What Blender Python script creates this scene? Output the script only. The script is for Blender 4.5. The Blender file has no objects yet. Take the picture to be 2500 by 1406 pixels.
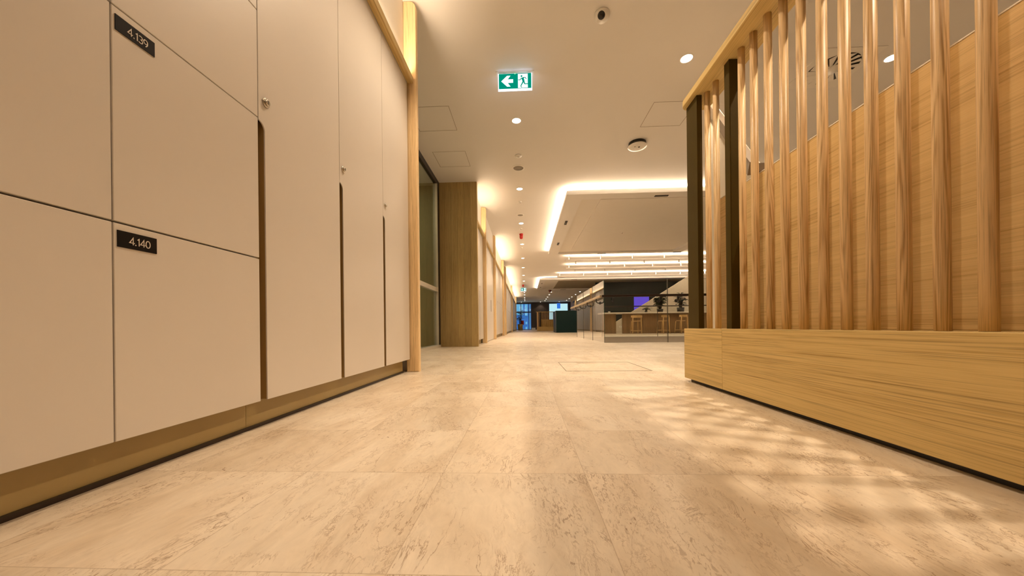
import bpy, bmesh, math, random
from mathutils import Vector, Matrix
random.seed(7)
SC = bpy.context.scene
COL = SC.collection
PI = math.pi
CEIL = 3.2

# ------------------------------------------------------------------ materials
def new_mat(name):
    m = bpy.data.materials.new(name); m.use_nodes = True
    nt = m.node_tree; nt.nodes.clear()
    out = nt.nodes.new('ShaderNodeOutputMaterial')
    return m, nt, out

def N(nt, t, **kw):
    n = nt.nodes.new(t)
    for k, v in kw.items():
        if k in n.inputs: n.inputs[k].default_value = v
        else: setattr(n, k, v)
    return n

def principled(nt, out, color=None, rough=0.5, metal=0.0, spec=0.5):
    b = N(nt, 'ShaderNodeBsdfPrincipled')
    if color: b.inputs['Base Color'].default_value = (*color, 1)
    b.inputs['Roughness'].default_value = rough
    b.inputs['Metallic'].default_value = metal
    b.inputs['Specular IOR Level'].default_value = spec
    nt.links.new(b.outputs[0], out.inputs[0])
    return b

def paint(name, color, rough=0.5, metal=0.0, spec=0.5, var=0.04, scale=6.0):
    m, nt, out = new_mat(name)
    b = principled(nt, out, color, rough, metal, spec)
    tc = N(nt, 'ShaderNodeTexCoord'); nz = N(nt, 'ShaderNodeTexNoise', Scale=scale, Detail=3.0)
    nt.links.new(tc.outputs['Object'], nz.inputs['Vector'])
    r = N(nt, 'ShaderNodeValToRGB')
    r.color_ramp.elements[0].position = 0.3; r.color_ramp.elements[1].position = 0.7
    r.color_ramp.elements[0].color = (*[c * (1 - var) for c in color], 1)
    r.color_ramp.elements[1].color = (*[min(1, c * (1 + var)) for c in color], 1)
    nt.links.new(nz.outputs['Fac'], r.inputs[0]); nt.links.new(r.outputs[0], b.inputs['Base Color'])
    return m

def emit(name, color, strength):
    m, nt, out = new_mat(name)
    e = N(nt, 'ShaderNodeEmission', Strength=strength); e.inputs[0].default_value = (*color, 1)
    nt.links.new(e.outputs[0], out.inputs[0])
    return m

def glass(name, tint=(0.93, 0.97, 0.95), rough=0.0, boost=1.0):
    m, nt, out = new_mat(name)
    t = N(nt, 'ShaderNodeBsdfTransparent'); t.inputs[0].default_value = (*tint, 1)
    g = N(nt, 'ShaderNodeBsdfGlossy', Roughness=rough); g.inputs[0].default_value = (1, 1, 1, 1)
    lw = N(nt, 'ShaderNodeLayerWeight', Blend=0.5)
    pw = N(nt, 'ShaderNodeMath', operation='POWER'); pw.inputs[1].default_value = 5.0
    nt.links.new(lw.outputs['Facing'], pw.inputs[0])
    f = N(nt, 'ShaderNodeMath', operation='MULTIPLY_ADD'); f.inputs[1].default_value = 0.96; f.inputs[2].default_value = 0.04
    nt.links.new(pw.outputs[0], f.inputs[0])
    mul = N(nt, 'ShaderNodeMath', operation='MULTIPLY'); mul.use_clamp = True
    mul.inputs[1].default_value = boost
    mx = N(nt, 'ShaderNodeMixShader')
    nt.links.new(f.outputs[0], mul.inputs[0]); nt.links.new(mul.outputs[0], mx.inputs[0])
    nt.links.new(t.outputs[0], mx.inputs[1]); nt.links.new(g.outputs[0], mx.inputs[2])
    nt.links.new(mx.outputs[0], out.inputs[0])
    return m

def wood(name, light, dark, axis='z', rough=0.42, figure=3.0, fine=90.0, streak=0.55, planks=0.0, along=0.55, wob=0.35, pore=(6.0, 260.0, 0.22), falong=2.0, ringf=26.0):
    """grain runs along the given axis of the object"""
    m, nt, out = new_mat(name)
    L = nt.links.new
    b = principled(nt, out, light, rough, 0, 0.4)
    tc = N(nt, 'ShaderNodeTexCoord'); oi = N(nt, 'ShaderNodeObjectInfo')
    off = N(nt, 'ShaderNodeVectorMath', operation='SCALE'); off.inputs[0].default_value = (13.1, 7.7, 9.3)
    L(oi.outputs['Random'], off.inputs['Scale'])
    add = N(nt, 'ShaderNodeVectorMath', operation='ADD')
    L(tc.outputs['Object'], add.inputs[0]); L(off.outputs[0], add.inputs[1])
    def scaled(a, c):
        s = {'x': (a, c, c), 'y': (c, a, c), 'z': (c, c, a)}[axis]
        mp = N(nt, 'ShaderNodeMapping'); mp.inputs['Scale'].default_value = s
        L(add.outputs[0], mp.inputs['Vector']); return mp
    m1 = scaled(along, figure * 2.6)
    n1 = N(nt, 'ShaderNodeTexNoise', Scale=1.0, Detail=2.0, Distortion=wob)
    L(m1.outputs[0], n1.inputs['Vector'])
    # growth rings: contour lines of the broad noise
    rm = N(nt, 'ShaderNodeMath', operation='MULTIPLY'); rm.inputs[1].default_value = ringf
    rs = N(nt, 'ShaderNodeMath', operation='SINE')
    L(n1.outputs['Fac'], rm.inputs[0]); L(rm.outputs[0], rs.inputs[0])
    m2 = scaled(falong, fine)
    n2 = N(nt, 'ShaderNodeTexNoise', Scale=1.0, Detail=4.0, Roughness=0.7); L(m2.outputs[0], n2.inputs['Vector'])
    m3 = scaled(9.0, fine * 4)
    n3 = N(nt, 'ShaderNodeTexNoise', Scale=1.0, Detail=2.0); L(m3.outputs[0], n3.inputs['Vector'])
    # sum
    a1 = N(nt, 'ShaderNodeMath', operation='MULTIPLY_ADD'); a1.inputs[1].default_value = 0.10 * streak; a1.inputs[2].default_value = 0.0
    L(rs.outputs[0], a1.inputs[0])
    a2 = N(nt, 'ShaderNodeMath', operation='MULTIPLY_ADD'); a2.inputs[1].default_value = 0.85
    L(n2.outputs['Fac'], a2.inputs[0]); L(a1.outputs[0], a2.inputs[2])
    a3 = N(nt, 'ShaderNodeMath', operation='MULTIPLY_ADD'); a3.inputs[1].default_value = 0.35
    L(n3.outputs['Fac'], a3.inputs[0]); L(a2.outputs[0], a3.inputs[2])
    a4 = N(nt, 'ShaderNodeMath', operation='MULTIPLY_ADD'); a4.inputs[1].default_value = 0.35
    L(n1.outputs['Fac'], a4.inputs[0]); L(a3.outputs[0], a4.inputs[2])
    r = N(nt, 'ShaderNodeValToRGB')
    e = r.color_ramp.elements
    e[0].position = 0.55; e[0].color = (*dark, 1); e[1].position = 0.98; e[1].color = (*light, 1)
    mid = r.color_ramp.elements.new(0.72); mid.color = (*[d * 0.3 + l * 0.7 for d, l in zip(dark, light)], 1)
    L(a4.outputs[0], r.inputs[0])
    col = r.outputs[0]
    if planks:
        wn = N(nt, 'ShaderNodeTexWhiteNoise', noise_dimensions='1D')
        sp = N(nt, 'ShaderNodeSeparateXYZ'); L(tc.outputs['Object'], sp.inputs[0])
        dv = N(nt, 'ShaderNodeMath', operation='DIVIDE'); dv.inputs[1].default_value = planks
        fl = N(nt, 'ShaderNodeMath', operation='FLOOR')
        L(sp.outputs[0], dv.inputs[0]); L(dv.outputs[0], fl.inputs[0]); L(fl.outputs[0], wn.inputs['W'])
        mr = N(nt, 'ShaderNodeMapRange'); mr.inputs['To Min'].default_value = 0.86; mr.inputs['To Max'].default_value = 1.1
        L(wn.outputs['Value'], mr.inputs['Value'])
        sc = N(nt, 'ShaderNodeVectorMath', operation='SCALE'); L(col, sc.inputs[0]); L(mr.outputs[0], sc.inputs['Scale'])
        col = sc.outputs[0]
    m4 = scaled(pore[0], pore[1])
    n4 = N(nt, 'ShaderNodeTexNoise', Scale=1.0, Detail=3.0, Roughness=0.6); L(m4.outputs[0], n4.inputs['Vector'])
    pr = N(nt, 'ShaderNodeMapRange'); pr.inputs['From Min'].default_value = 0.53; pr.inputs['From Max'].default_value = 0.63
    pr.inputs['To Min'].default_value = 1.0; pr.inputs['To Max'].default_value = 1.0 - pore[2]
    L(n4.outputs['Fac'], pr.inputs['Value'])
    ps = N(nt, 'ShaderNodeVectorMath', operation='SCALE'); L(col, ps.inputs[0]); L(pr.outputs[0], ps.inputs['Scale'])
    L(ps.outputs[0], b.inputs['Base Color'])
    bp = N(nt, 'ShaderNodeBump', Strength=0.12, Distance=0.002)
    L(a3.outputs[0], bp.inputs['Height']); L(bp.outputs[0], b.inputs['Normal'])
    return m

def stone_floor():
    m, nt, out = new_mat('travertine_tiles'); L = nt.links.new
    b = principled(nt, out, (0.7, 0.62, 0.5), 0.22, 0, 0.4)
    tc = N(nt, 'ShaderNodeTexCoord')
    T = 0.366
    sp = N(nt, 'ShaderNodeSeparateXYZ'); L(tc.outputs['Object'], sp.inputs[0])
    def cell(sock, o):
        a = N(nt, 'ShaderNodeMath', operation='SUBTRACT'); a.inputs[1].default_value = o; L(sock, a.inputs[0])
        d = N(nt, 'ShaderNodeMath', operation='DIVIDE'); d.inputs[1].default_value = T; L(a.outputs[0], d.inputs[0])
        f = N(nt, 'ShaderNodeMath', operation='FLOOR'); L(d.outputs[0], f.inputs[0])
        fr = N(nt, 'ShaderNodeMath', operation='SUBTRACT'); L(d.outputs[0], fr.inputs[0]); L(f.outputs[0], fr.inputs[1])
        c = N(nt, 'ShaderNodeMath', operation='SUBTRACT'); c.inputs[1].default_value = 0.5; L(fr.outputs[0], c.inputs[0])
        ab = N(nt, 'ShaderNodeMath', operation='ABSOLUTE'); L(c.outputs[0], ab.inputs[0])
        return f.outputs[0], ab.outputs[0]
    cx, ex = cell(sp.outputs[0], 0.1455); cy, ey = cell(sp.outputs[1], 0.518)
    cb = N(nt, 'ShaderNodeCombineXYZ'); L(cx, cb.inputs[0]); L(cy, cb.inputs[1])
    wn = N(nt, 'ShaderNodeTexWhiteNoise', noise_dimensions='3D'); L(cb.outputs[0], wn.inputs['Vector'])
    # every tile: own offset and a small turn of its bedding
    off = N(nt, 'ShaderNodeVectorMath', operation='SCALE'); off.inputs['Scale'].default_value = 9.0
    L(wn.outputs['Color'], off.inputs[0])
    pa = N(nt, 'ShaderNodeVectorMath', operation='ADD'); L(tc.outputs['Object'], pa.inputs[0]); L(off.outputs[0], pa.inputs[1])
    ang = N(nt, 'ShaderNodeMapRange'); ang.inputs['To Min'].default_value = -0.30; ang.inputs['To Max'].default_value = 0.30
    L(wn.outputs['Value'], ang.inputs['Value'])
    rot = N(nt, 'ShaderNodeVectorRotate', rotation_type='Z_AXIS'); L(pa.outputs[0], rot.inputs['Vector']); L(ang.outputs[0], rot.inputs['Angle'])
    def noise(sx, sy, detail, rough=0.5, dist=0.0):
        mp = N(nt, 'ShaderNodeMapping'); mp.inputs['Scale'].default_value = (sx, sy, 1)
        L(rot.outputs[0], mp.inputs['Vector'])
        n = N(nt, 'ShaderNodeTexNoise', Scale=1.0, Detail=detail, Roughness=rough, Distortion=dist); L(mp.outputs[0], n.inputs['Vector'])
        return n.outputs['Fac']
    def ramp(fac, stops):
        r = N(nt, 'ShaderNodeValToRGB'); els = r.color_ramp.elements
        while len(els) < len(stops): els.new(0.5)
        for e, (p, c) in zip(els, stops): e.position = p; e.color = (*c, 1) if len(c) == 3 else c
        L(fac, r.inputs[0]); return r.outputs[0]
    G = lambda v: (v, v, v)
    cloud = noise(3.2, 1.6, 4.0, 0.55, 0.6)
    base = ramp(cloud, [(0.30, (0.585, 0.49, 0.365)), (0.48, (0.70, 0.61, 0.485)), (0.70, (0.77, 0.695, 0.58))])
    # broad bedding bands
    band = ramp(noise(7.0, 1.4, 5.0, 0.6, 0.8), [(0.50, G(0)), (0.66, G(1))])
    mx0 = N(nt, 'ShaderNodeMix', data_type='RGBA'); mx0.inputs[7].default_value = (0.54, 0.43, 0.30, 1)
    bm = N(nt, 'ShaderNodeMath', operation='MULTIPLY'); bm.inputs[1].default_value = 0.5; L(band, bm.inputs[0])
    L(bm.outputs[0], mx0.inputs[0]); L(base, mx0.inputs[6])
    # fine mottling
    mot = N(nt, 'ShaderNodeMapRange'); mot.inputs['From Min'].default_value = 0.3; mot.inputs['From Max'].default_value = 0.7
    mot.inputs['To Min'].default_value = 0.92; mot.inputs['To Max'].default_value = 1.06
    L(noise(42.0, 16.0, 5.0, 0.65, 0.8), mot.inputs['Value'])
    mots = N(nt, 'ShaderNodeVectorMath', operation='SCALE'); L(mx0.outputs[2], mots.inputs[0]); L(mot.outputs[0], mots.inputs['Scale'])
    def mul(a, b):
        q = N(nt, 'ShaderNodeMath', operation='MULTIPLY')
        for i, v in enumerate((a, b)):
            if isinstance(v, float): q.inputs[i].default_value = v
            else: L(v, q.inputs[i])
        return q.outputs[0]
    def mx(a, b):
        q = N(nt, 'ShaderNodeMath', operation='MAXIMUM'); L(a, q.inputs[0]); L(b, q.inputs[1]); return q.outputs[0]
    # short dashes gathered in streaky fields, sparser bigger pits, thin veins
    field = ramp(noise(7.0, 2.2, 4.0, 0.6, 0.7), [(0.49, G(0)), (0.66, G(1))])
    dash = mul(field, ramp(noise(150.0, 46.0, 5.0, 0.68, 1.0), [(0.535, G(0)), (0.575, G(1))]))
    field2 = ramp(noise(4.0, 3.0, 3.0, 0.55, 0.5), [(0.50, G(0)), (0.62, G(1))])
    pits = mul(field2, ramp(noise(64.0, 30.0, 4.0, 0.7, 1.2), [(0.635, G(0)), (0.665, G(1))]))
    def vein(sx, sy, w, k):
        v = N(nt, 'ShaderNodeMath', operation='SUBTRACT'); v.inputs[1].default_value = 0.5; L(noise(sx, sy, 7.0, 0.66, 1.4), v.inputs[0])
        a = N(nt, 'ShaderNodeMath', operation='ABSOLUTE'); L(v.outputs[0], a.inputs[0])
        return mul(ramp(a.outputs[0], [(0.0, G(k)), (w, G(0))]), ramp(noise(sx * .5 + .7, sy + .9, 2.0), [(0.48, G(0)), (0.60, G(1))]))
    veins = mx(vein(9.0, 3.0, 0.010, 0.8), vein(22.0, 9.0, 0.014, 0.55))
    mm = N(nt, 'ShaderNodeMath', operation='MAXIMUM'); L(mx(mul(dash, 0.62), mul(pits, 0.95)), mm.inputs[0]); L(veins, mm.inputs[1])
    ms = N(nt, 'ShaderNodeMath', operation='MULTIPLY'); ms.inputs[1].default_value = 1.0; L(mm.outputs[0], ms.inputs[0])
    mx1 = N(nt, 'ShaderNodeMix', data_type='RGBA'); mx1.inputs[7].default_value = (0.23, 0.13, 0.06, 1)
    L(ms.outputs[0], mx1.inputs[0]); L(mots.outputs[0], mx1.inputs[6])
    # tone of each tile
    tone = N(nt, 'ShaderNodeMapRange'); tone.inputs['To Min'].default_value = 0.93; tone.inputs['To Max'].default_value = 1.05
    L(wn.outputs['Value'], tone.inputs['Value'])
    sc = N(nt, 'ShaderNodeVectorMath', operation='SCALE'); L(mx1.outputs[2], sc.inputs[0]); L(tone.outputs[0], sc.inputs['Scale'])
    # joints
    em = N(nt, 'ShaderNodeMath', operation='MAXIMUM'); L(ex, em.inputs[0]); L(ey, em.inputs[1])
    jt = ramp(em.outputs[0], [(0.4972, G(0)), (0.4982, G(0.6))])
    mx2 = N(nt, 'ShaderNodeMix', data_type='RGBA'); mx2.inputs[7].default_value = (0.30, 0.21, 0.13, 1)
    L(jt, mx2.inputs[0]); L(sc.outputs[0], mx2.inputs[6])
    L(mx2.outputs[2], b.inputs['Base Color'])
    rr = N(nt, 'ShaderNodeMapRange'); rr.inputs['To Min'].default_value = 0.32; rr.inputs['To Max'].default_value = 0.38
    L(mm.outputs[0], rr.inputs['Value']); L(rr.outputs[0], b.inputs['Roughness'])
    bp = N(nt, 'ShaderNodeBump', Strength=0.03, Distance=0.001, invert=True)
    L(mm.outputs[0], bp.inputs['Height']); return m

M = {}
M['floor'] = stone_floor()
M['ceiling'] = paint('ceiling_white', (0.76, 0.745, 0.735), 0.85, var=0.01, scale=1.5)
M['cove_wall'] = paint('cove_cream', (0.76, 0.73, 0.68), 0.7, var=0.01)
M['locker'] = paint('locker_cream', (0.63, 0.59, 0.54), 0.38, var=0.015, scale=2.0, spec=0.4)
M['carcass'] = paint('locker_brown_inside', (0.20, 0.13, 0.06), 0.6)
M['pull'] = paint('pull_brown', (0.30, 0.185, 0.06), 0.5)
M['kick'] = paint('kick_plate_beige', (0.36, 0.265, 0.105), 0.4, var=0.03)
M['plate'] = paint('plate_black', (0.009, 0.006, 0.004), 0.6, spec=0.12)
M['lettering'] = paint('lettering_grey', (0.62, 0.56, 0.50), 0.5, var=0.0)
M['chrome'] = paint('lock_steel', (0.62, 0.58, 0.52), 0.22, 1.0)
M['pit'] = paint('keyway_dark', (0.03, 0.025, 0.02), 0.5)
M['oak_y'] = wood('oak_along_bench', (0.70, 0.53, 0.225), (0.42, 0.28, 0.09), 'y', 0.45, 2.0, 120.0, 0.30, along=0.55, wob=0.5, pore=(1.6, 210.0, 0.30), falong=0.9)
M['oak_x'] = wood('oak_across', (0.66, 0.50, 0.215), (0.40, 0.265, 0.085), 'x', 0.45, 3.0, 130.0, 0.35, along=0.5)
M['oak_panel'] = wood('oak_back_panel', (0.72, 0.54, 0.26), (0.46, 0.31, 0.125), 'y', 0.45, 2.4, 130.0, 0.22, along=0.30, pore=(1.5, 200.0, 0.12), falong=0.9)
M['oak_z'] = wood('oak_upright', (0.84, 0.63, 0.35), (0.58, 0.39, 0.185), 'z', 0.42, 5.0, 130.0, 0.6, along=0.6)
M['ash'] = wood('ash_slat', (0.82, 0.61, 0.345), (0.46, 0.285, 0.12), 'z', 0.42, 4.5, 120.0, 1.3, along=0.55, wob=0.3, pore=(5.0, 330.0, 0.28), falong=1.5, ringf=115.0)
M['walnut'] = wood('oak_veneer_planks', (0.52, 0.38, 0.165), (0.36, 0.245, 0.095), 'z', 0.5, 3.0, 70.0, 0.3, planks=0.1275)
M['bar_wood'] = wood('bar_planks', (0.33, 0.20, 0.10), (0.17, 0.095, 0.042), 'z', 0.5, 3.0, 40.0, 0.4, planks=0.12)
M['stool_wood'] = wood('stool_ash', (0.74, 0.50, 0.22), (0.55, 0.33, 0.12), 'z', 0.4, 6.0, 90.0, 0.5)
M['olive'] = paint('olive_steel', (0.060, 0.040, 0.006), 0.5, 0.0, spec=0.12, var=0.05)
M['black'] = paint('black_plastic', (0.012, 0.010, 0.009), 0.4)
M['rail_brown'] = paint('brown_handrail', (0.20, 0.145, 0.09), 0.5)
M['bronze'] = paint('dark_bronze', (0.035, 0.022, 0.015), 0.4, 0.4)
M['white_plastic'] = paint('white_plastic', (0.78, 0.76, 0.73), 0.3, var=0.0)
M['trim_white'] = paint('trim_white', (0.80, 0.78, 0.75), 0.5, var=0.0)
M['grille'] = paint('grey_grille', (0.30, 0.27, 0.23), 0.6)
M['line'] = paint('panel_gap', (0.32, 0.27, 0.22), 0.8)
M['hatch_line'] = paint('hatch_brass', (0.22, 0.16, 0.10), 0.45, 0.4)
M['red'] = paint('strobe_red', (0.45, 0.015, 0.012), 0.35)
M['darkred'] = paint('dark_red', (0.10, 0.02, 0.012), 0.4)
M['green_dark'] = paint('dark_green_lacquer', (0.003, 0.017, 0.020), 0.35, spec=0.2, var=0.03)
M['stone_top'] = paint('counter_stone', (0.74, 0.70, 0.63), 0.3)
M['beige'] = paint('beige_plaster', (0.56, 0.50, 0.41), 0.8)
M['taupe'] = paint('taupe_plaster', (0.085, 0.066, 0.060), 0.8)
M['fascia'] = paint('void_fascia', (0.52, 0.45, 0.38), 0.7)
M['dark_wall'] = paint('dark_green_wall', (0.008, 0.016, 0.015), 0.4, spec=0.3)
M['raft_inner'] = paint('raft_inner', (0.75, 0.72, 0.68), 0.85, var=0.01)
M['raft_brown'] = paint('raft_brown_acoustic', (0.30, 0.25, 0.18), 0.9)
M['alu'] = paint('window_aluminium', (0.62, 0.58, 0.50), 0.4, 0.3)
M['frame_dark'] = paint('window_frame_dark', (0.014, 0.009, 0.006), 0.5)
M['frame_blue'] = paint('far_window_frame', (0.10, 0.14, 0.26), 0.4, 0.3)
M['curtain'] = paint('grey_green_curtain', (0.33, 0.34, 0.24), 0.9)
M['glass'] = glass('balustrade_glass', (0.92, 0.96, 0.94), 0.0, 1.7)
M['glass_edge'] = paint('glass_edge_green', (0.02, 0.10, 0.075), 0.15)
M['glass_joint'] = paint('silicone_joint', (0.10, 0.09, 0.065), 0.4)
M['window_glass'] = glass('window_glass', (0.80, 0.84, 0.78), 0.0, 1.2)
M['rail_lit'] = wood('pale_lit_rail', (0.44, 0.35, 0.23), (0.32, 0.245, 0.15), 'y', 0.4)  # pale tone puts the light on the side handrail into its colour
M['gold_pot'] = paint('brass_pot', (0.30, 0.21, 0.06), 0.4, 0.4)
M['dark_pot'] = paint('dark_pot', (0.03, 0.026, 0.03), 0.5)
M['leaf'] = paint('leaf_green', (0.042, 0.062, 0.018), 0.4, var=0.3)
M['leaf_dark'] = paint('leaf_dark', (0.018, 0.028, 0.014), 0.35, var=0.3)
M['stem'] = paint('stem_brown', (0.06, 0.045, 0.02), 0.7)
M['lens'] = emit('downlight_lens', (1.0, 0.86, 0.68), 14.0)
M['led'] = emit('led_line', (1.0, 0.78, 0.5), 5.0)
M['sign_white'] = emit('sign_white', (0.80, 0.92, 1.0), 1.15)
M['sign_edge'] = emit('sign_edge_glow', (0.86, 0.93, 1.0), 1.6)
M['sign_green'] = emit('sign_green', (0.0, 0.21, 0.135), 1.0)
M['sign_led'] = emit('sign_led', (0.25, 1.0, 0.35), 1.6)
M['screen'] = emit('purple_screen', (0.10, 0.055, 0.42), 1.0)
M['blue_sign'] = emit('blue_sign', (0.03, 0.13, 0.50), 1.0)
M['facade'] = paint('facade_blue', (0.04, 0.16, 0.50), 0.4, var=0.2, scale=0.6)
M['facade_light'] = emit('lit_office_window', (0.16, 0.48, 0.90), 1.0)

# ------------------------------------------------------------------ mesh helpers
def box(bm, x0, x1, y0, y1, z0, z1, bev=0.0, seg=2):
    vs = [bm.verts.new((x, y, z)) for x in (x0, x1) for y in (y0, y1) for z in (z0, z1)]
    F = [(0, 1, 3, 2), (4, 6, 7, 5), (0, 4, 5, 1), (2, 3, 7, 6), (0, 2, 6, 4), (1, 5, 7, 3)]
    fs = [bm.faces.new([vs[i] for i in f]) for f in F]
    if bev:
        es = list({e for f in fs for e in f.edges})
        bmesh.ops.bevel(bm, geom=es, offset=bev, segments=seg, profile=0.5, affect='EDGES')
    return bm

def prism(bm, pts, axis, a0, a1, bev=0.0):
    """closed outline of 2D points, extruded along axis; 2D axes are the other two in xyz order"""
    def P(p, a):
        return {'x': (a, p[0], p[1]), 'y': (p[0], a, p[1]), 'z': (p[0], p[1], a)}[axis]
    A = [bm.verts.new(P(p, a0)) for p in pts]; B = [bm.verts.new(P(p, a1)) for p in pts]
    n = len(pts)
    fs = [bm.faces.new(A[::-1]), bm.faces.new(B)]
    for i in range(n): fs.append(bm.faces.new((A[i], A[(i + 1) % n], B[(i + 1) % n], B[i])))
    bmesh.ops.recalc_face_normals(bm, faces=fs)
    if bev:
        es = [e for e in fs[0].edges] + [e for e in fs[1].edges]
        bmesh.ops.bevel(bm, geom=es, offset=bev, segments=2, profile=0.5, affect='EDGES')
    return bm

def lathe(bm, prof, c=(0, 0, 0), axis='z', seg=32, closed=False):
    """profile of (radius, height) turned about the axis through c"""
    rings = []
    for r, h in prof:
        ring = []
        for i in range(seg):
            a = 2 * PI * i / seg
            u, v = r * math.cos(a), r * math.sin(a)
            p = {'z': (u, v, h), 'x': (h, u, v), 'y': (u, h, v)}[axis]
            ring.append(bm.verts.new((p[0] + c[0], p[1] + c[1], p[2] + c[2])))
        rings.append(ring)
    fs = []
    for a, b in zip(rings, rings[1:]):
        for i in range(seg):
            j = (i + 1) % seg
            fs.append(bm.faces.new((a[i], a[j], b[j], b[i])))
    if closed:
        for i in range(seg):
            j = (i + 1) % seg
            fs.append(bm.faces.new((rings[-1][i], rings[-1][j], rings[0][j], rings[0][i])))
        bmesh.ops.recalc_face_normals(bm, faces=fs)
        return bm
    fs.append(bm.faces.new(rings[0][::-1])); fs.append(bm.faces.new(rings[-1]))
    bmesh.ops.recalc_face_normals(bm, faces=fs)
    for f in fs[:-2]: f.smooth = True
    return bm

def tube(bm, path, r, seg=10, radii=None):
    path = [Vector(p) for p in path]; rings = []
    for i, p in enumerate(path):
        d = (path[min(i + 1, len(path) - 1)] - path[max(i - 1, 0)]).normalized()
        a = d.orthogonal().normalized() if i == 0 else (rings_a - d * rings_a.dot(d)).normalized()
        rings_a = a; b = d.cross(a); rr = radii[i] if radii else r
        rings.append([bm.verts.new(p + (a * math.cos(2 * PI * k / seg) + b * math.sin(2 * PI * k / seg)) * rr) for k in range(seg)])
    fs = []
    for A, B in zip(rings, rings[1:]):
        for k in range(seg):
            j = (k + 1) % seg; fs.append(bm.faces.new((A[k], A[j], B[j], B[k])))
    fs.append(bm.faces.new(rings[0][::-1])); fs.append(bm.faces.new(rings[-1]))
    bmesh.ops.recalc_face_normals(bm, faces=fs)
    for f in fs[:-2]: f.smooth = True
    return bm

def bar(bm, p, q, w, h):
    """rectangular bar from p to q, w across (horizontal), h up"""
    p, q = Vector(p), Vector(q); d = (q - p).normalized()
    side = d.cross(Vector((0, 0, 1))).normalized() * (w / 2); up = side.cross(d).normalized() * (h / 2)
    A = [bm.verts.new(p + s * side + t * up) for s, t in ((-1, -1), (1, -1), (1, 1), (-1, 1))]
    B = [bm.verts.new(q + s * side + t * up) for s, t in ((-1, -1), (1, -1), (1, 1), (-1, 1))]
    fs = [bm.faces.new(A[::-1]), bm.faces.new(B)] + [bm.faces.new((A[i], A[(i + 1) % 4], B[(i + 1) % 4], B[i])) for i in range(4)]
    bmesh.ops.recalc_face_normals(bm, faces=fs)
    return bm

def BM(): return bmesh.new()
def bx(*a, **k): return box(BM(), *a, **k)

def obj(name, bm, m, parent=None, origin=None, label=None):
    """one mesh object; a top-level mesh gets its origin at the centre of its base"""
    if origin is None and parent is None:
        lo = Vector([min(v.co[i] for v in bm.verts) for i in range(3)]); hi = Vector([max(v.co[i] for v in bm.verts) for i in range(3)])
        origin = ((lo.x + hi.x) / 2, (lo.y + hi.y) / 2, lo.z)
    if parent is not None:
        p = parent; o = Vector((0, 0, 0))
        while p is not None: o += p.location; p = p.parent
    else: o = Vector(origin)
    bmesh.ops.translate(bm, verts=bm.verts, vec=-o)
    me = bpy.data.meshes.new(name); bm.to_mesh(me); bm.free()
    me.materials.append(M[m] if isinstance(m, str) else m)
    ob = bpy.data.objects.new(name, me); COL.objects.link(ob)
    if parent is not None: ob.parent = parent
    else: ob.location = o
    if label: ob['label'] = label
    return ob

def tag(o, label, cat, group=None):
    o['label'] = label; o['category'] = cat
    if group: o['group'] = group
    return o

def thing(name, label, cat, loc=(0, 0, 0), group=None):
    o = bpy.data.objects.new(name, None); COL.objects.link(o); o.location = loc
    o.empty_display_size = 0.1
    return tag(o, label, cat, group)

def struct(name, bm, m, parent=None):
    o = obj(name, bm, m, parent)
    if parent is None: o['kind'] = 'structure'
    return o

def kids(o): return [c for c in bpy.data.objects if c.parent is o]

def dup(root, loc, label=None, group=None, rz=None):
    r = root.copy(); COL.objects.link(r); r.location = loc
    if rz is not None: r.rotation_euler.z = rz
    if label: r['label'] = label
    if group: r['group'] = group
    for ch in kids(root):
        c = ch.copy(); COL.objects.link(c); c.parent = r
        for g in kids(ch):
            d = g.copy(); COL.objects.link(d); d.parent = c
    return r

def area(name, loc, sx, sy, power, color, rot=(0, 0, 0), spread=PI):
    l = bpy.data.lights.new(name, 'AREA'); l.shape = 'RECTANGLE'; l.size = sx; l.size_y = sy
    l.energy = power; l.color = color; l.spread = spread
    o = bpy.data.objects.new(name, l); COL.objects.link(o); o.location = loc; o.rotation_euler = rot
    return o

def spot(name, loc, power, color, angle=84, blend=0.55, radius=0.05):
    l = bpy.data.lights.new(name, 'SPOT'); l.energy = power; l.color = color
    l.spot_size = math.radians(angle); l.spot_blend = blend; l.shadow_soft_size = radius
    o = bpy.data.objects.new(name, l); COL.objects.link(o); o.location = loc
    return o

ORD = ['first', 'second', 'third', 'fourth', 'fifth', 'sixth', 'seventh', 'eighth', 'ninth', 'tenth', 'eleventh', 'twelfth', 'thirteenth', 'fourteenth', 'fifteenth', 'sixteenth', 'seventeenth', 'eighteenth']
WARM = (1.0, 0.77, 0.54)
LEDC = (1.0, 0.76, 0.51)

# ------------------------------------------------------------------ shell
VX0, VX1, VY0, VY1 = 1.76, 9.5, 7.66, 11.68           # the stair void in the floor
bm = BM()
xs = [-3.4, VX0, VX1, 12.2]; ys = [-4.0, VY0, VY1, 41.0]
g = [[bm.verts.new((x, y, 0)) for y in ys] for x in xs]
for i in range(3):
    for j in range(3):
        if (i, j) != (1, 1): bm.faces.new((g[i][j], g[i + 1][j], g[i + 1][j + 1], g[i][j + 1]))
fl = obj('floor', bm, 'floor', origin=(0, 0, 0)); fl['kind'] = 'structure'
bm = BM(); bm.faces.new([bm.verts.new(p) for p in ((-3.4, -4, CEIL), (-3.4, 41, CEIL), (12.2, 41, CEIL), (12.2, -4, CEIL))])
ce = obj('ceiling', bm, 'ceiling', origin=(0, 0, 0)); ce['kind'] = 'structure'
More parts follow.
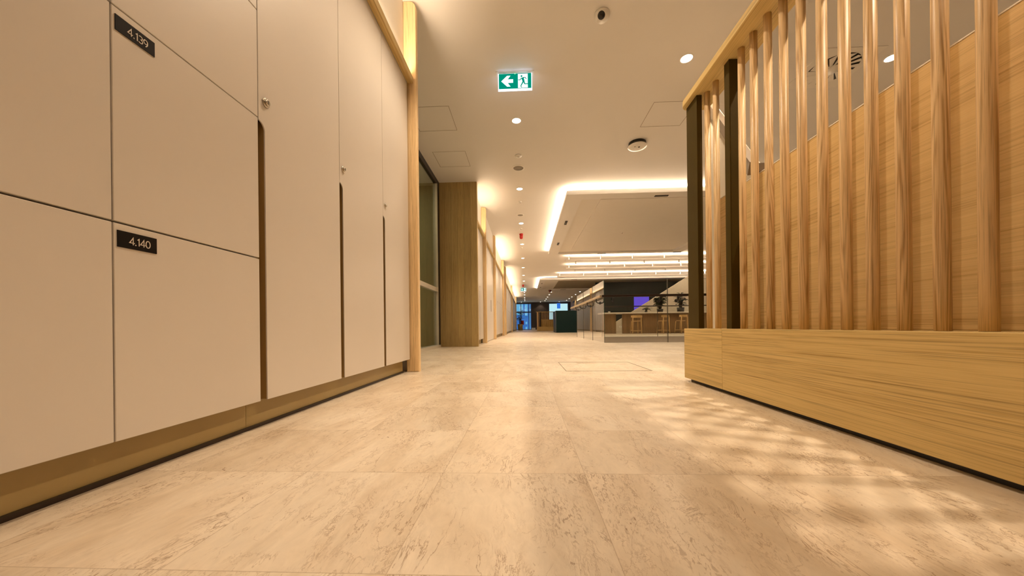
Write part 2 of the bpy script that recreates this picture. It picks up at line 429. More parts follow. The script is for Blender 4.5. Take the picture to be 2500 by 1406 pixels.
# sides of the void
bm = BM()
for a in ((VX0 - .02, VX1 + .02, VY1, VY1 + .02), (VX0 - .02, VX1 + .02, VY0 - .02, VY0), (VX0 - .02, VX0, VY0, VY1), (VX1, VX1 + .02, VY0, VY1)):
    box(bm, *a, -0.42, -0.001)
struct('trim_1', bm, 'fascia')
bm = BM()
box(bm, VX0 - .02, VX1 + .02, VY1, VY1 + .02, -3.4, -0.42); box(bm, VX0 - .02, VX1 + .02, VY0 - .02, VY0, -3.4, -0.42)
box(bm, VX0 - .02, VX0, VY0, VY1, -3.4, -0.42); box(bm, VX1, VX1 + .02, VY0, VY1, -3.4, -0.42)
box(bm, VX0 - .02, VX1 + .02, VY0 - .02, VY1 + .02, -3.45, -3.4)
struct('wall_void', bm, 'beige')

LX = -1.0                                    # face of the locker doors
PIL = 2.93                                   # first timber post
bays = [(-4.0, PIL), (6.70, 8.0), (10.62, 14.45), (16.02, 23.4), (23.5, 32.4)]   # locker bays with a lit cove
bm = BM()
for a, b in bays: box(bm, -1.72, -1.036, a, b, 2.5005, CEIL)
struct('wall_cove', bm, 'cove_wall')
bm = BM()
box(bm, -1.72, -1.02, -4.0, 0.325, 0, 2.44); 
for a, b in bays[1:] + [(0.326, 2.944)]: box(bm, -1.72, -1.56, a, b, 0, 2.4995)
box(bm, -1.72, -1.036, 2.945, 2.985, 0, CEIL)
box(bm, -1.72, -1.0, 14.5, 15.95, 0, CEIL)
box(bm, -3.4, -1.0, 32.45, 33.2, 0, CEIL)
box(bm, -3.4, -2.2, 33.2, 41.0, 0, CEIL)
struct('wall_left', bm, 'locker')
area('side_room_fill', (-2.6, 4.9, CEIL - .02), 0.3, 2.4, 16.0, (1.0, 0.85, 0.55))  # added fill lamp without a fixture, lightens the view through the tall glass
# side room behind the tall glass
bm = BM()
box(bm, -3.42, -3.4, 2.9, 6.8, 0, CEIL); box(bm, -3.4, -1.74, 2.9, 2.985, 0, CEIL); box(bm, -3.4, -1.74, 6.71, 6.8, 0, CEIL)
struct('wall_side_room', bm, 'curtain')
struct('wall_right', bx(12.1, 12.2, -4, 41, 0, CEIL), 'beige')
struct('wall_back', bx(-3.4, 12.2, -4.1, -4.0, 0, CEIL), 'beige')
# far end wall with its two windows
bm = BM()
FY = 40.0
box(bm, 0.62, 2.64, FY, FY + .15, 0, CEIL); box(bm, 2.64, 4.9, FY, FY + .15, 0, 1.08); box(bm, 4.9, 12.2, FY, FY + .15, 0, CEIL)
box(bm, -3.4, -2.2, FY, FY + .15, 0, CEIL); box(bm, -2.2, 0.62, FY, FY + .15, 3.06, CEIL); box(bm, 2.64, 4.9, FY, FY + .15, 3.06, CEIL)
struct('wall_end', bm, 'taupe')
struct('baseboard_end', bx(0.62, 1.05, FY - .5, FY - .02, 0, 0.22), 'trim_white')
def far_window(name, x0, x1, z0, z1, mull, trans):
    b = BM(); t = .06
    box(b, x0, x0 + t, FY + .02, FY + .12, z0, z1); box(b, x1 - t, x1, FY + .02, FY + .12, z0, z1)
    box(b, x0 + t, x1 - t, FY + .02, FY + .12, z0, z0 + t); box(b, x0 + t, x1 - t, FY + .02, FY + .12, z1 - t, z1)
    for mx in mull: box(b, mx - .04, mx + .04, FY + .03, FY + .11, z0 + t, z1 - t)
    for tz in trans: box(b, x0 + t, x1 - t, FY + .04, FY + .10, tz - .08, tz + .08)
    w = struct(name, b, 'frame_blue')
    obj('pane', bx(x0 + t, x1 - t, FY + .065, FY + .075, z0 + t, z1 - t), 'window_glass', w)
far_window('window_2', -2.2, 0.62, 0.0, 3.06, (-0.62, 0.32), (2.05,))
far_window('window_3', 2.64, 4.9, 1.08, 3.06, (), ())
# timber-faced wall past the green counter
struct('wall_timber', bx(4.77, 6.2, 30.2, 36.8, 0, CEIL), 'walnut')

# ------------------------------------------------------------------ left: tall window beside the first post
w = struct('window_1', (lambda b: (box(b, -1.73, -1.67, 6.40, 6.59, 0, CEIL), box(b, -1.73, -1.67, 2.99, 6.40, 3.10, CEIL), box(b, -1.73, -1.69, 2.99, 6.4, 0, 0.03), b)[-1])(BM()), 'frame_dark')
obj('pane', bx(-1.705, -1.695, 2.99, 6.375, 0.05, 3.10), 'window_glass', w)
obj('transom', bx(-1.72, -1.66, 2.99, 6.375, 1.05, 1.125), 'alu', w)
obj('jamb', bx(-1.72, -1.655, 6.375, 6.40, 0.02, 3.10), 'alu', w)
obj('sill', bx(-1.72, -1.62, 2.99, 6.42, 0.0, 0.05), 'alu', w)

# veneered end panel with vertical boards
bm = BM()
n = 6
for i in range(n):
    x0 = -1.70 + i * 0.765 / n
    box(bm, x0 + (.002 if i else 0), x0 + 0.765 / n, 6.59, 6.605, 0, CEIL)
box(bm, -1.70, -0.935, 6.604, 6.70, 0, CEIL)
tag(obj('veneer_panel', bm, 'walnut'), 'full-height brown wood veneer panel with vertical boards beside the tall dark glass', 'wall panel')

# ------------------------------------------------------------------ timber posts and rails of the locker wall
POSTS = [(PIL, 'rounded timber post at the end of the nearest locker run, reaching the ceiling'),
         (8.03, 'timber post on the near side of the cream double doors'), (10.52, 'timber post on the far side of the cream double doors'),
         (14.45, 'timber post at the near edge of the plain panel between two locker bays'),
         (15.95, 'timber post at the far edge of the plain panel between locker bays'),
         (23.45, 'thin timber post halfway to the far plant on the locker wall'), (32.42, 'last timber post of the locker wall, beside the far plant')]
for i, (y, lab) in enumerate(POSTS):
    d = 0.055 if i == 0 else 0.085
    b = BM()
    pts = [(-1.035, 0.0), (-0.925, 0.0)]
    r = 0.055
    for k in range(7):
        a = k / 6 * PI / 2
        pts.append((-0.925 - r + r * math.cos(a), CEIL - 0.004 - r + r * math.sin(a)))
    pts.append((-1.035, CEIL - 0.004))
    prism(b, pts, 'y', y - d / 2, y + d / 2, 0.008)
    tag(obj('timber_post', b, 'oak_z', origin=(-0.97, y, 0)), lab, 'post', 'timber posts of the locker wall')
RAILS = [(-1.0, PIL - .03, 'oak rail along the top of the nearest lockers with a glowing strip behind it'),
         (6.71, 7.98, 'short oak rail above the lockers just past the veneer panel'),
         (8.08, 10.47, 'oak rail over the cream double doors, unlit'),
         (10.57, 14.40, 'lit oak rail over the locker bay just past the double doors'),
         (16.0, 23.40, 'lit oak rail over the second locker bay past the double doors'),
         (23.5, 32.37, 'lit oak rail over the farthest locker bay')]
for y0, y1, lab in RAILS:
    t = thing('cove_rail', lab, 'rail', (-1.0, (y0 + y1) / 2, 2.48), 'oak rails of the locker wall')
    b = BM(); box(b, -1.0, -0.951, y0, y1, 2.48, 2.535, 0.003)
    obj('rail', b, 'oak_y', t)
    obj('shelf', bx(-1.035, -1.0005, y0, y1, 2.485, 2.50), 'trim_white', t)
    if y0 != 8.08:
        obj('light_channel', bx(-1.033, -1.003, y0 + .02, y1 - .02, 2.501, 2.508), 'trim_white', t)
LEDW = 7.0                                    # watts per metre of LED tape
for a, b, k in ((-0.6, PIL - .12, 1.2), (6.73, 7.80, 1), (10.6, 14.22, 1), (16.05, 23.2, 1), (23.52, 32.1, 1)):
    area('cove_led', (-1.018, (a + b) / 2, 2.511), 0.02, b - a, LEDW * (b - a) * k, LEDC, (PI, 0, 0))

# ------------------------------------------------------------------ lockers
def lock_parts(parent, y, z):
    b = BM(); lathe(b, [(0.0, 0), (0.017, 0), (0.0175, 0.004), (0.015, 0.006)], (LX, y, z), 'x', 24)
    lk = obj('lock', b, 'chrome', parent, label='round steel cam lock')
    b = BM(); lathe(b, [(0.0, 0.006), (0.011, 0.006), (0.011, 0.011), (0.009, 0.0125)], (LX, y, z), 'x', 24)
    obj('cylinder', b, 'chrome', lk)
    obj('keyway', bx(LX + .0122, LX + .0132, y - .001, y + .001, z - .006, z + .006), 'pit', lk)

def arc(cx, cy, rx, ry, a0, a1, n=14):
    return [(cx + rx * math.cos(math.radians(a0 + (a1 - a0) * k / n)), cy + ry * math.sin(math.radians(a0 + (a1 - a0) * k / n))) for k in range(n + 1)]
DIGITS = {  # strokes on a cell 0.62 wide and 1 high
    '4': (0.66, [[(.44, .0), (.44, .97), (.03, .27), (.62, .27)]]),
    '.': (0.26, [arc(.10, .045, .03, .03, 0, 350, 8)]),
    '1': (0.40, [[(.05, .80), (.24, .97), (.24, .0)]]),
    '3': (0.60, [arc(.24, .745, .23, .235, 140, -90), arc(.24, .265, .27, .25, 90, -145)]),
    '9': (0.64, [arc(.29, .68, .25, .295, 0, 358), arc(.12, .62, .42, .62, 2, -72)]),
    '0': (0.66, [arc(.31, .485, .265, .485, 0, 358, 24)]),
}
def text_mesh(s, height, stroke):
    b = BM(); x = 0.0; tot = sum(DIGITS[c][0] for c in s) - .06
    for ch in s:
        w, lines = DIGITS[ch]
        for li, ln in enumerate(lines):
            P = [Vector(((x + p[0] - tot / 2) * height, (p[1] - .485) * height)) for p in ln]
            h = stroke / 2; Lp, Rp = [], []
            for k, p in enumerate(P):
                d0 = (p - P[k - 1]).normalized() if k else (P[1] - p).normalized()
                d1 = (P[k + 1] - p).normalized() if k < len(P) - 1 else d0
                t = (d0 + d1).normalized(); n = Vector((-t.y, t.x)); m = h / max(.35, n.dot(Vector((-d0.y, d0.x))))
                Lp.append(p + n * m); Rp.append(p - n * m)
            z0, z1 = -.0003 + li * .0001, .0003 + li * .0001
            A = [[b.verts.new((*q, z)) for q in row] for row in (Lp, Rp) for z in (z0, z1)]
            for k in range(len(P) - 1):
                for u, v in ((0, 1), (1, 3), (3, 2), (2, 0)): b.faces.new((A[u][k], A[u][k + 1], A[v][k + 1], A[v][k]))
            for k in (0, -1): b.faces.new((A[0][k], A[1][k], A[3][k], A[2][k]))
        x += w
    bmesh.ops.recalc_face_normals(b, faces=b.faces)
    return b

def plate(parent, y0, y1, z0, z1, s):
    p = obj('number_plate', bx(LX, LX + .002, y0, y1, z0, z1), 'plate', parent, label='black plate reading ' + s)
    b = text_mesh(s, 0.0185, 0.0021)
    # lettering upright on the door face: text x -> world y, text y -> world z
    bmesh.ops.transform(b, matrix=Matrix(((0, 0, 1, LX + .0024), (1, 0, 0, (y0 + y1) / 2 + .004), (0, 1, 0, (z0 + z1) / 2 - .001), (0, 0, 0, 1))), verts=b.verts)
    obj('lettering', b, 'lettering', p)

G = 0.0016
ZS = [0.110, 0.646, 1.178, 1.582, 2.02, 2.475]
def cubby(y0, y1, label, plates=()):
    t = thing('locker_column', label, 'locker', (-1.25, (y0 + y1) / 2, 0.108), 'nearest lockers')
    b = BM(); box(b, -1.55, -1.022, y0, y1, 0.108, 2.475); obj('carcass', b, 'carcass', t)
    for i in range(5):
        gz = 0.0035 if i == 1 else G
        d = obj('door', box(BM(), -1.021, LX, y0 + G, y1 - G, ZS[i] + (gz if i else 0), ZS[i + 1] - G, 0.0012, 1), 'locker', t)
        for k, zz0, zz1, s in plates:
            if k == i: plate(d, 0.795, 0.884, zz0, zz1, s)
cubby(0.33, 0.787, 'stacked cubby lockers nearest the viewer, beside the column carrying the number plates')
cubby(0.787, 1.244, 'stacked cubby lockers with black number plates 4.139 and 4.140', ((1, 1.120, 1.1585, '4.139'), (0, 0.587, 0.628, '4.140')))

def tall(y0, y1, label, group, detail=True):
    t = thing('tall_locker', label, 'locker', (-1.25, (y0 + y1) / 2, 0.108), group)
    obj('carcass', bx(-1.55, -1.036, y0, y1, 0.108, 2.475), 'carcass', t)
    a, b_ = y0 + G, y1 - G
    nw, nt_, r = 0.031, 1.172, 0.030
    pts = [(a + nw, ZS[0]), (b_, ZS[0]), (b_, 2.475), (a, 2.475), (a, nt_)]
    for k in range(7):
        q = k / 6 * PI / 2
        pts.append((a + nw - r + r * math.sin(q), nt_ - r + r * math.cos(q)))
    bmm = BM(); prism(bmm, pts, 'x', -1.005, LX, 0.0 if not detail else 0.0006)
    d = obj('door', bmm, 'locker', t)
    lock_parts(d, y0 + .037, 1.256)
    b = BM(); box(b, -1.0355, -1.030, y0 + .0005, y0 + .036, 0.112, nt_ - .085); box(b, -1.030, -1.0055, y0 + nw + .0022, y0 + .037, 0.112, nt_ + .01)
    obj('finger_pull', b, 'pull', t, label='brown recessed pull along the door edge')
    return t
tall(1.244, 1.805, 'tall cream locker with cam lock, next to the numbered cubby lockers', 'nearest lockers')
tall(1.805, 2.364, 'tall cream locker in the middle of the three beside the numbered cubbies', 'nearest lockers')
tall(2.364, 2.885, 'narrow-looking tall cream locker touching the rounded timber post', 'nearest lockers')
obj_kick = [(-1.0, 1.237), (1.2385, 2.86)]
for i, (a, b) in enumerate(obj_kick):
    bmm = BM(); box(bmm, -1.075, -1.055, a, b, 0.012, 0.1075)
    tag(obj('kick_plate', bmm, 'kick'), ['beige kick plate under the numbered cubby lockers', 'beige kick plate under the three tall lockers'][i], 'kick plate', 'kick plates under the nearest lockers')
struct('trim_2', bx(-1.075, -1.045, -1.0, 2.86, 0, 0.012), 'bronze')
# far locker bays: one locker per bay is built, the others copied
NAMES = ['just past the veneer panel', 'just past the cream double doors', 'beyond the plain panel', 'nearest the far plant']
for (a, b), cnt, where in zip(bays[1:], (2, 6, 11, 13), NAMES):
    a += 0.06; b -= 0.06; wd = (b - a) / cnt
    for i in range(cnt):
        lab = '%s tall cream locker, nearest first, in the bay %s' % (ORD[i], where)
        if i == 0:
            proto = tall(a, a + wd, lab, 'lockers in the bay ' + where, False); base = proto.location.copy()
        else:
            dup(proto, base + Vector((0, i * wd, 0)), lab)
    tag(obj('kick_plate', bx(-1.075, -1.055, a, b, 0.0, 0.1075), 'kick'), 'beige kick plate under the lockers in the bay ' + where, 'kick plate')

# cream double doors with slotted pulls
dr = struct('door_1', (lambda b: (box(b, -1.10, -1.03, 8.08, 10.47, 0.0, 2.48), b)[-1])(BM()), 'carcass')
for y0, y1, py in ((8.09, 9.02, 8.36), (9.025, 10.46, 9.72)):
    d = obj('door_leaf', bx(-1.028, LX, y0, y1, 0.012, 2.477), 'locker', dr)
    pts = []
    hw, hz, cz = 0.045, 0.17, 0.98
    for k in range(24):
        a = 2 * PI * k / 24
        pts.append((py + hw * math.cos(a), cz + (hz - hw) * (1 if math.sin(a) >= 0 else -1) + hw * math.sin(a)))
    bmm = BM(); prism(bmm, pts, 'x', LX, LX + .003); obj('slot_pull', bmm, 'pit', d)
struct('wall_over_door', bx(-1.60, -1.0, 8.08, 10.47, 2.536, CEIL), 'locker')

# ------------------------------------------------------------------ right: slatted screen on its plinth
def slat_screen(label):
    t = thing('slatted_screen', label, 'screen', (1.18, 1.3, 0.0))
    PX = 1.075; PY1 = 2.375
    b = BM(); box(b, PX, 1.45, -1.5, 1.926, 0.022, 0.355, 0.0015, 1)
    obj('plinth', b, 'oak_y', t)
    b = BM(); box(b, PX, 1.45, 1.9275, PY1, 0.022, 0.355, 0.0015, 1)
    obj('plinth_end', b, 'oak_y', t)
    obj('shadow_gap', bx(PX + .03, 1.43, -1.48, PY1 - .03, 0.0, 0.0215), 'black', t)
    # top rail with a rounded far corner
    x0, x1, y1 = 1.063, 1.245, 2.375; r = 0.05
    pts = [(x0, -1.5), (x1, -1.5), (x1, y1)]
    for k in range(8):
        a = PI / 2 + k / 7 * PI / 2
        pts.append((x0 + r + r * math.cos(a), y1 - r + r * math.sin(a)))
    b = BM(); prism(b, pts, 'z', 1.838, 1.878, 0.003)
    obj('top_rail', b, 'oak_y', t)
    ys = [2.300, 2.196, 2.100, 1.857, 1.760, 1.660, 1.563, 1.467, 1.369, 1.276, 1.183, 1.089, 0.994, 0.899] + [0.899 - .0945 * k for k in range(1, 9)]
    proto = None
    for y in ys:
        if proto is None:
            b = BM(); lathe(b, [(0.0, 0.3555), (0.0168, 0.3555), (0.0168, 1.0), (0.0168, 1.8375), (0.0, 1.8375)], (1.152, y, 0), 'z', 28)
            proto = obj('slat', b, 'ash', t); py = y
        else:
            c = proto.copy(); COL.objects.link(c); c.location.y = proto.location.y + y - py; c.rotation_euler.z = 0
    # meshes carry the row position, so every slat is shifted along the row; turn about each own axis is not needed
    b = BM(); box(b, 1.095, 1.128, 2.215, 2.352, 0.3555, 1.8375, 0.001, 1); obj('steel_post', b, 'olive', t, label='olive flat steel post at the rounded end')
    b = BM(); box(b, 1.128, 1.180, 1.925, 1.972, 0.3555, 1.8375, 0.001, 1); obj('steel_post', b, 'olive', t, label='olive square steel post among the slats')
    b = BM(); box(b, 1.27, 1.30, -1.5, 2.30, 0.3555, 1.196, 0.001, 1); obj('back_panel', b, 'oak_panel', t)
    obj('panel_cap', bx(1.268, 1.302, -1.5, 2.302, 1.1962, 1.200), 'trim_white', t, label='top edge strip of the wood panel, painted pale for its lit line')  # white colour stands for the lamplight caught along the cap
    return t
slat_screen('long slatted oak screen on a plinth, with round vertical slats and a wood panel behind')

# stair flank and hand rail seen between the slats
t = thing('stair_balustrade', 'beige stair balustrade with a dark sloping handrail, seen between the slats of the nearest screen', 'balustrade', (1.6, 2.8, 0))
b = BM(); A = Vector((2.06, 4.01, 2.94)); B = Vector((1.50, 2.32, 1.36)); sd = Vector((0.95, -0.31, 0)) * .03
lo = [Vector((A.x, A.y, 0)), Vector((B.x, B.y, 0)), B, A]
p0 = [b.verts.new(v + sd) for v in lo]; p1 = [b.verts.new(v + sd * 3) for v in lo]
b.faces.new(p0); b.faces.new(p1[::-1])
for k in range(4): b.faces.new((p0[k], p1[k], p1[(k + 1) % 4], p0[(k + 1) % 4]))
bmesh.ops.recalc_face_normals(b, faces=b.faces); obj('flank', b, 'beige', t)
b = BM(); bar(b, (2.06, 4.01, 2.99), (1.492, 2.30, 1.40), 0.045, 0.085); obj('rail', b, 'rail_brown', t)
b = BM(); bar(b, (1.50, 2.31, 1.405), (1.66, 2.31, 1.405), 0.035, 0.05); obj('rail_end', b, 'rail_brown', t)

# ------------------------------------------------------------------ ceiling fittings
def downlight_mesh():
    t = thing('downlight', 'x', 'downlight', (0, 0, CEIL), 'lit ceiling downlights')
    b = BM(); lathe(b, [(0.058, -0.0005), (0.070, -0.0005), (0.070, -0.003), (0.058, -0.006)], (0, 0, CEIL), 'z', 32, True); obj('trim_ring', b, 'trim_white', t)
    b = BM(); lathe(b, [(0.0, -0.001), (0.058, -0.001), (0.058, -0.004), (0.0, -0.0045)], (0, 0, CEIL), 'z', 32); obj('lens', b, 'lens', t)
    return t
DL = []
rowA = [4.67, 6.99, 9.33, 11.69, 14.08, 16.33, 18.81, 21.2, 28.3, 30.5, 33.1, 35.1, 37.3]
for i, y in enumerate(rowA): DL.append((-0.105 - 0.003 * i, y, '%s lit corridor downlight beyond the large exit sign, counted from that sign' % ORD[i], 1))
DL += [(-0.1, 2.33, 'lit downlight over the tall lockers, this side of the large exit sign', 1), (-0.1, 0.0, 'lit downlight directly above the viewer', 1)]
DL += [(1.724, 3.687, 'large-looking lit downlight above the far end of the nearest slatted screen', 1), (3.918, 3.80, 'lit downlight seen between two slats of the nearest screen', 1),
       (1.80, 2.20, 'lit downlight directly above the nearest slatted screen', 1), (1.80, 0.72, 'lit downlight above the near part of the slatted screen', 1)]
for i, y in enumerate([28.3, 30.6, 33.1, 35.5, 37.7]): DL.append((2.08, y, '%s lit downlight in the middle far row above the green counter' % ORD[i], 1))
for i, y in enumerate([28.3, 30.8, 33.3, 35.4, 37.6]): DL.append((4.44, y, '%s lit downlight in the far row beside the timber wall' % ORD[i], 1))
DL += [(-0.54, 39.6, 'lit downlight just inside the full-height blue window', 1), (1.67, 39.6, 'lit downlight by the brown end wall', 1), (3.80, 39.6, 'lit downlight just inside the pale high window', 1)]
DL += [(9.0, 17.0, 'lit downlight over the bar stools', 1)]
proto = downlight_mesh()
for i, (x, y, lab, k) in enumerate(DL):
    o = proto if i == 0 else dup(proto, (x, y, CEIL))
    o.location = (x, y, CEIL); o['label'] = lab
    if y < 26 or i % 2 == 0:
        spot('downlight_lamp', (x, y, CEIL - 0.012), (28.0 if y == 0.0 else 118.0 if y == 2.33 else 115.0 if (x > 1.75 and y < 2.5) else 88.0 if (x < 0 and y < 8) else 100.0) if y < 26 else (18.0 if y > 39 else 40.0), WARM, 108, 0.5, 0.022)

def speaker(name, loc, r, label):
    t = thing(name, label, 'speaker', loc, 'round ceiling speakers')
    b = BM(); lathe(b, [(r, 0), (r * 1.32, 0), (r * 1.32, -0.004), (r * 1.02, -0.012)], loc, 'z', 36, True); obj('rim', b, 'trim_white', t)
    b = BM(); lathe(b, [(0, -0.0015), (r, -0.0015), (r, -0.003), (0, -0.003)], loc, 'z', 36); obj('grille', b, 'grille', t)
speaker('round_ceiling_fitting', (-0.112, 6.06, CEIL), 0.088, 'unlit round recessed downlight, its shaded recess coloured grey, between the first two corridor downlights')  # an unlit recessed downlight; the grey disc stands for its shaded recess
speaker('round_ceiling_fitting', (-0.12, 8.62, CEIL), 0.07, 'flat pale ceiling speaker between the second and third corridor downlights')

def sprinkler(loc, label, k=1.0):
    t = thing('sprinkler', label, 'sprinkler', loc, 'ceiling sprinklers')
    b = BM(); lathe(b, [(0, 0), (0.034 * k, 0), (0.032 * k, -0.008 * k), (0.016 * k, -0.012 * k), (0.009 * k, -0.028), (0.0, -0.028)], loc, 'z', 20); obj('rosette', b, 'white_plastic', t)
    b = BM(); lathe(b, [(0, -0.0285), (0.016, -0.0285), (0.016, -0.031), (0, -0.031)], loc, 'z', 16); obj('deflector', b, 'chrome', t)
sprinkler((-0.10, 5.63, CEIL), 'small white sprinkler next to the unlit recessed downlight', 1.7)
sprinkler((-0.108, 7.70, CEIL), 'small sprinkler just past the second corridor downlight')
sprinkler((-0.122, 9.83, CEIL), 'small sprinkler just in front of the first red alarm')
sprinkler((-0.138, 12.2, CEIL), 'small sprinkler just past the fourth corridor downlight')

# dome camera
c = Vector((0.714, 3.12, CEIL))
t = thing('dome_camera', 'white dome security camera with black lens on the ceiling', 'camera', c)
b = BM(); lathe(b, [(0, 0), (0.066, 0), (0.069, -0.014), (0.063, -0.036), (0.044, -0.056), (0.0, -0.064)], c, 'z', 36); obj('housing', b, 'white_plastic', t)
d = Vector((-0.22, -0.72, -0.66)).normalized(); q = d.to_track_quat('Z', 'Y').to_matrix().to_4x4()
b = BM(); lathe(b, [(0, 0.0), (0.030, 0.0), (0.033, 0.020), (0.028, 0.032), (0.0, 0.038)], (0, 0, 0), 'z', 28)
bmesh.ops.transform(b, matrix=Matrix.Translation(c + Vector((-0.006, -0.012, -0.022))) @ q @ Matrix.Translation((0, 0, 0.018)), verts=b.verts)
ey = obj('eyeball', b, 'black', t)
b = BM(); lathe(b, [(0, 0.055), (0.010, 0.055), (0.008, 0.0575), (0.0, 0.058)], (0, 0, 0), 'z', 20)
bmesh.ops.transform(b, matrix=Matrix.Translation(c + Vector((-0.006, -0.012, -0.022))) @ q, verts=b.verts)
obj('lens', b, 'bronze', ey)

# smoke detector: white disc held off the ceiling by a dark base
c = Vector((1.745, 5.36, CEIL))
t = thing('smoke_detector', 'white disc-shaped smoke detector hanging off its dark ceiling base', 'smoke detector', c)
b = BM(); lathe(b, [(0, 0), (0.128, 0), (0.128, -0.046), (0, -0.046)], c, 'z', 36); obj('base', b, 'black', t)
b = BM(); lathe(b, [(0, -0.0465), (0.135, -0.0465), (0.142, -0.053), (0.138, -0.064), (0.10, -0.070), (0.0, -0.072)], c, 'z', 40); obj('cover', b, 'white_plastic', t)
b = BM(); lathe(b, [(0, -0.071), (0.014, -0.071), (0.012, -0.079), (0, -0.080)], c + Vector((0.02, -0.02, 0)), 'z', 16); obj('sensor', b, 'pit', t)
b = BM(); lathe(b, [(0, -0.0705), (0.010, -0.0705), (0.009, -0.077), (0, -0.0775)], c + Vector((-0.045, -0.03, 0)), 'z', 16); obj('indicator', b, 'grille', t)

# swirl air vent
c = Vector((3.412, 3.932, CEIL))
t = thing('air_vent', 'square white ceiling air vent with swirl blades, seen between the slats', 'air vent', c)
S = 0.30
obj('face_plate', bx(c.x - S, c.x + S, c.y - S, c.y + S, CEIL - .006, CEIL), 'trim_white', t)
b = BM(); lathe(b, [(0, -0.0062), (0.235, -0.0062), (0.235, -0.008), (0, -0.008)], c, 'z', 40); obj('opening', b, 'pit', t)
for k in range(16):
    a = 2 * PI * k / 16
    b = BM(); u = Vector((math.cos(a), math.sin(a), 0)); v = Vector((-math.sin(a), math.cos(a), 0))
    P = [c + u * 0.075 + v * 0.012, c + u * 0.23 + v * 0.07, c + u * 0.23 - v * 0.0, c + u * 0.075 - v * 0.012]
    lo = [b.verts.new(p + Vector((0, 0, -0.0085 - (0.010 if i in (2, 3) else 0)))) for i, p in enumerate(P)]
    up = [b.verts.new(p + Vector((0, 0, -0.0082 - (0.008 if i in (2, 3) else 0)))) for i, p in enumerate(P)]
    b.faces.new(lo); b.faces.new(up[::-1])
    for i in range(4): b.faces.new((lo[i], up[i], up[(i + 1) % 4], lo[(i + 1) % 4]))
    bmesh.ops.recalc_face_normals(b, faces=b.faces)
    obj('blade', b, 'trim_white', t)
b = BM(); lathe(b, [(0, -0.0082), (0.08, -0.0082), (0.078, -0.02), (0, -0.022)], c, 'z', 28); obj('hub', b, 'trim_white', t)

# thin gaps of the ceiling access panels
def hatch(name, x0, x1, y0, y1, z, w, m, label, cat, up=True, group=None):
    b = BM(); h = 0.0015
    z0, z1 = (z - h, z - .0002) if up else (z + .0002, z + h)
    box(b, x0, x1, y0, y0 + w, z0, z1); box(b, x0, x1, y1 - w, y1, z0, z1)
    box(b, x0, x0 + w, y0 + w, y1 - w, z0, z1); box(b, x1 - w, x1, y0 + w, y1 - w, z0, z1)
    tag(obj(name, b, m), label, cat, group)
gp = 'ceiling access panels'
hatch('access_panel', -1.50, -0.958, 4.31, 4.85, CEIL, .006, 'line', 'flush ceiling access panel nearest the large exit sign, beside the timber post', 'access panel', True, gp)
hatch('access_panel', -1.48, -0.948, 5.43, 5.95, CEIL, .006, 'line', 'flush ceiling access panel closest to the veneer panel', 'access panel', True, gp)
hatch('access_panel', 1.645, 2.20, 4.39, 4.93, CEIL, .006, 'line', 'flush ceiling access panel between the bright downlight and the smoke detector', 'access panel', True, gp)
hatch('floor_hatch', 0.329, 1.047, 2.89, 3.60, 0.0, .006, 'hatch_line', 'square floor hatch outlined by a thin metal edge in the stone tiles', 'floor hatch', False)

# fire alarms hanging from the ceiling
def alarm(loc, r, h, m, label):
    t = thing('fire_alarm', label, 'fire alarm', loc, 'ceiling fire alarms')
    b = BM(); lathe(b, [(0, 0), (r * 1.05, 0), (r * 1.05, -h * .25), (0, -h * .25)], loc, 'z', 24); obj('base', b, m, t)
    b = BM(); lathe(b, [(0, -h * .26), (r * .9, -h * .26), (r, -h * .6), (r * .75, -h * .92), (0, -h)], loc, 'z', 24); obj('sounder', b, m, t)
alarm((-0.125, 10.4, CEIL), 0.056, 0.16, 'red', 'red ceiling alarm among the corridor downlights')
alarm((-0.185, 23.0, CEIL), 0.06, 0.15, 'red', 'small red alarm just above the small exit sign')
alarm((1.78, 25.5, CEIL), 0.11, 0.30, 'darkred', 'dark red alarm at the corner of the far ceiling raft')

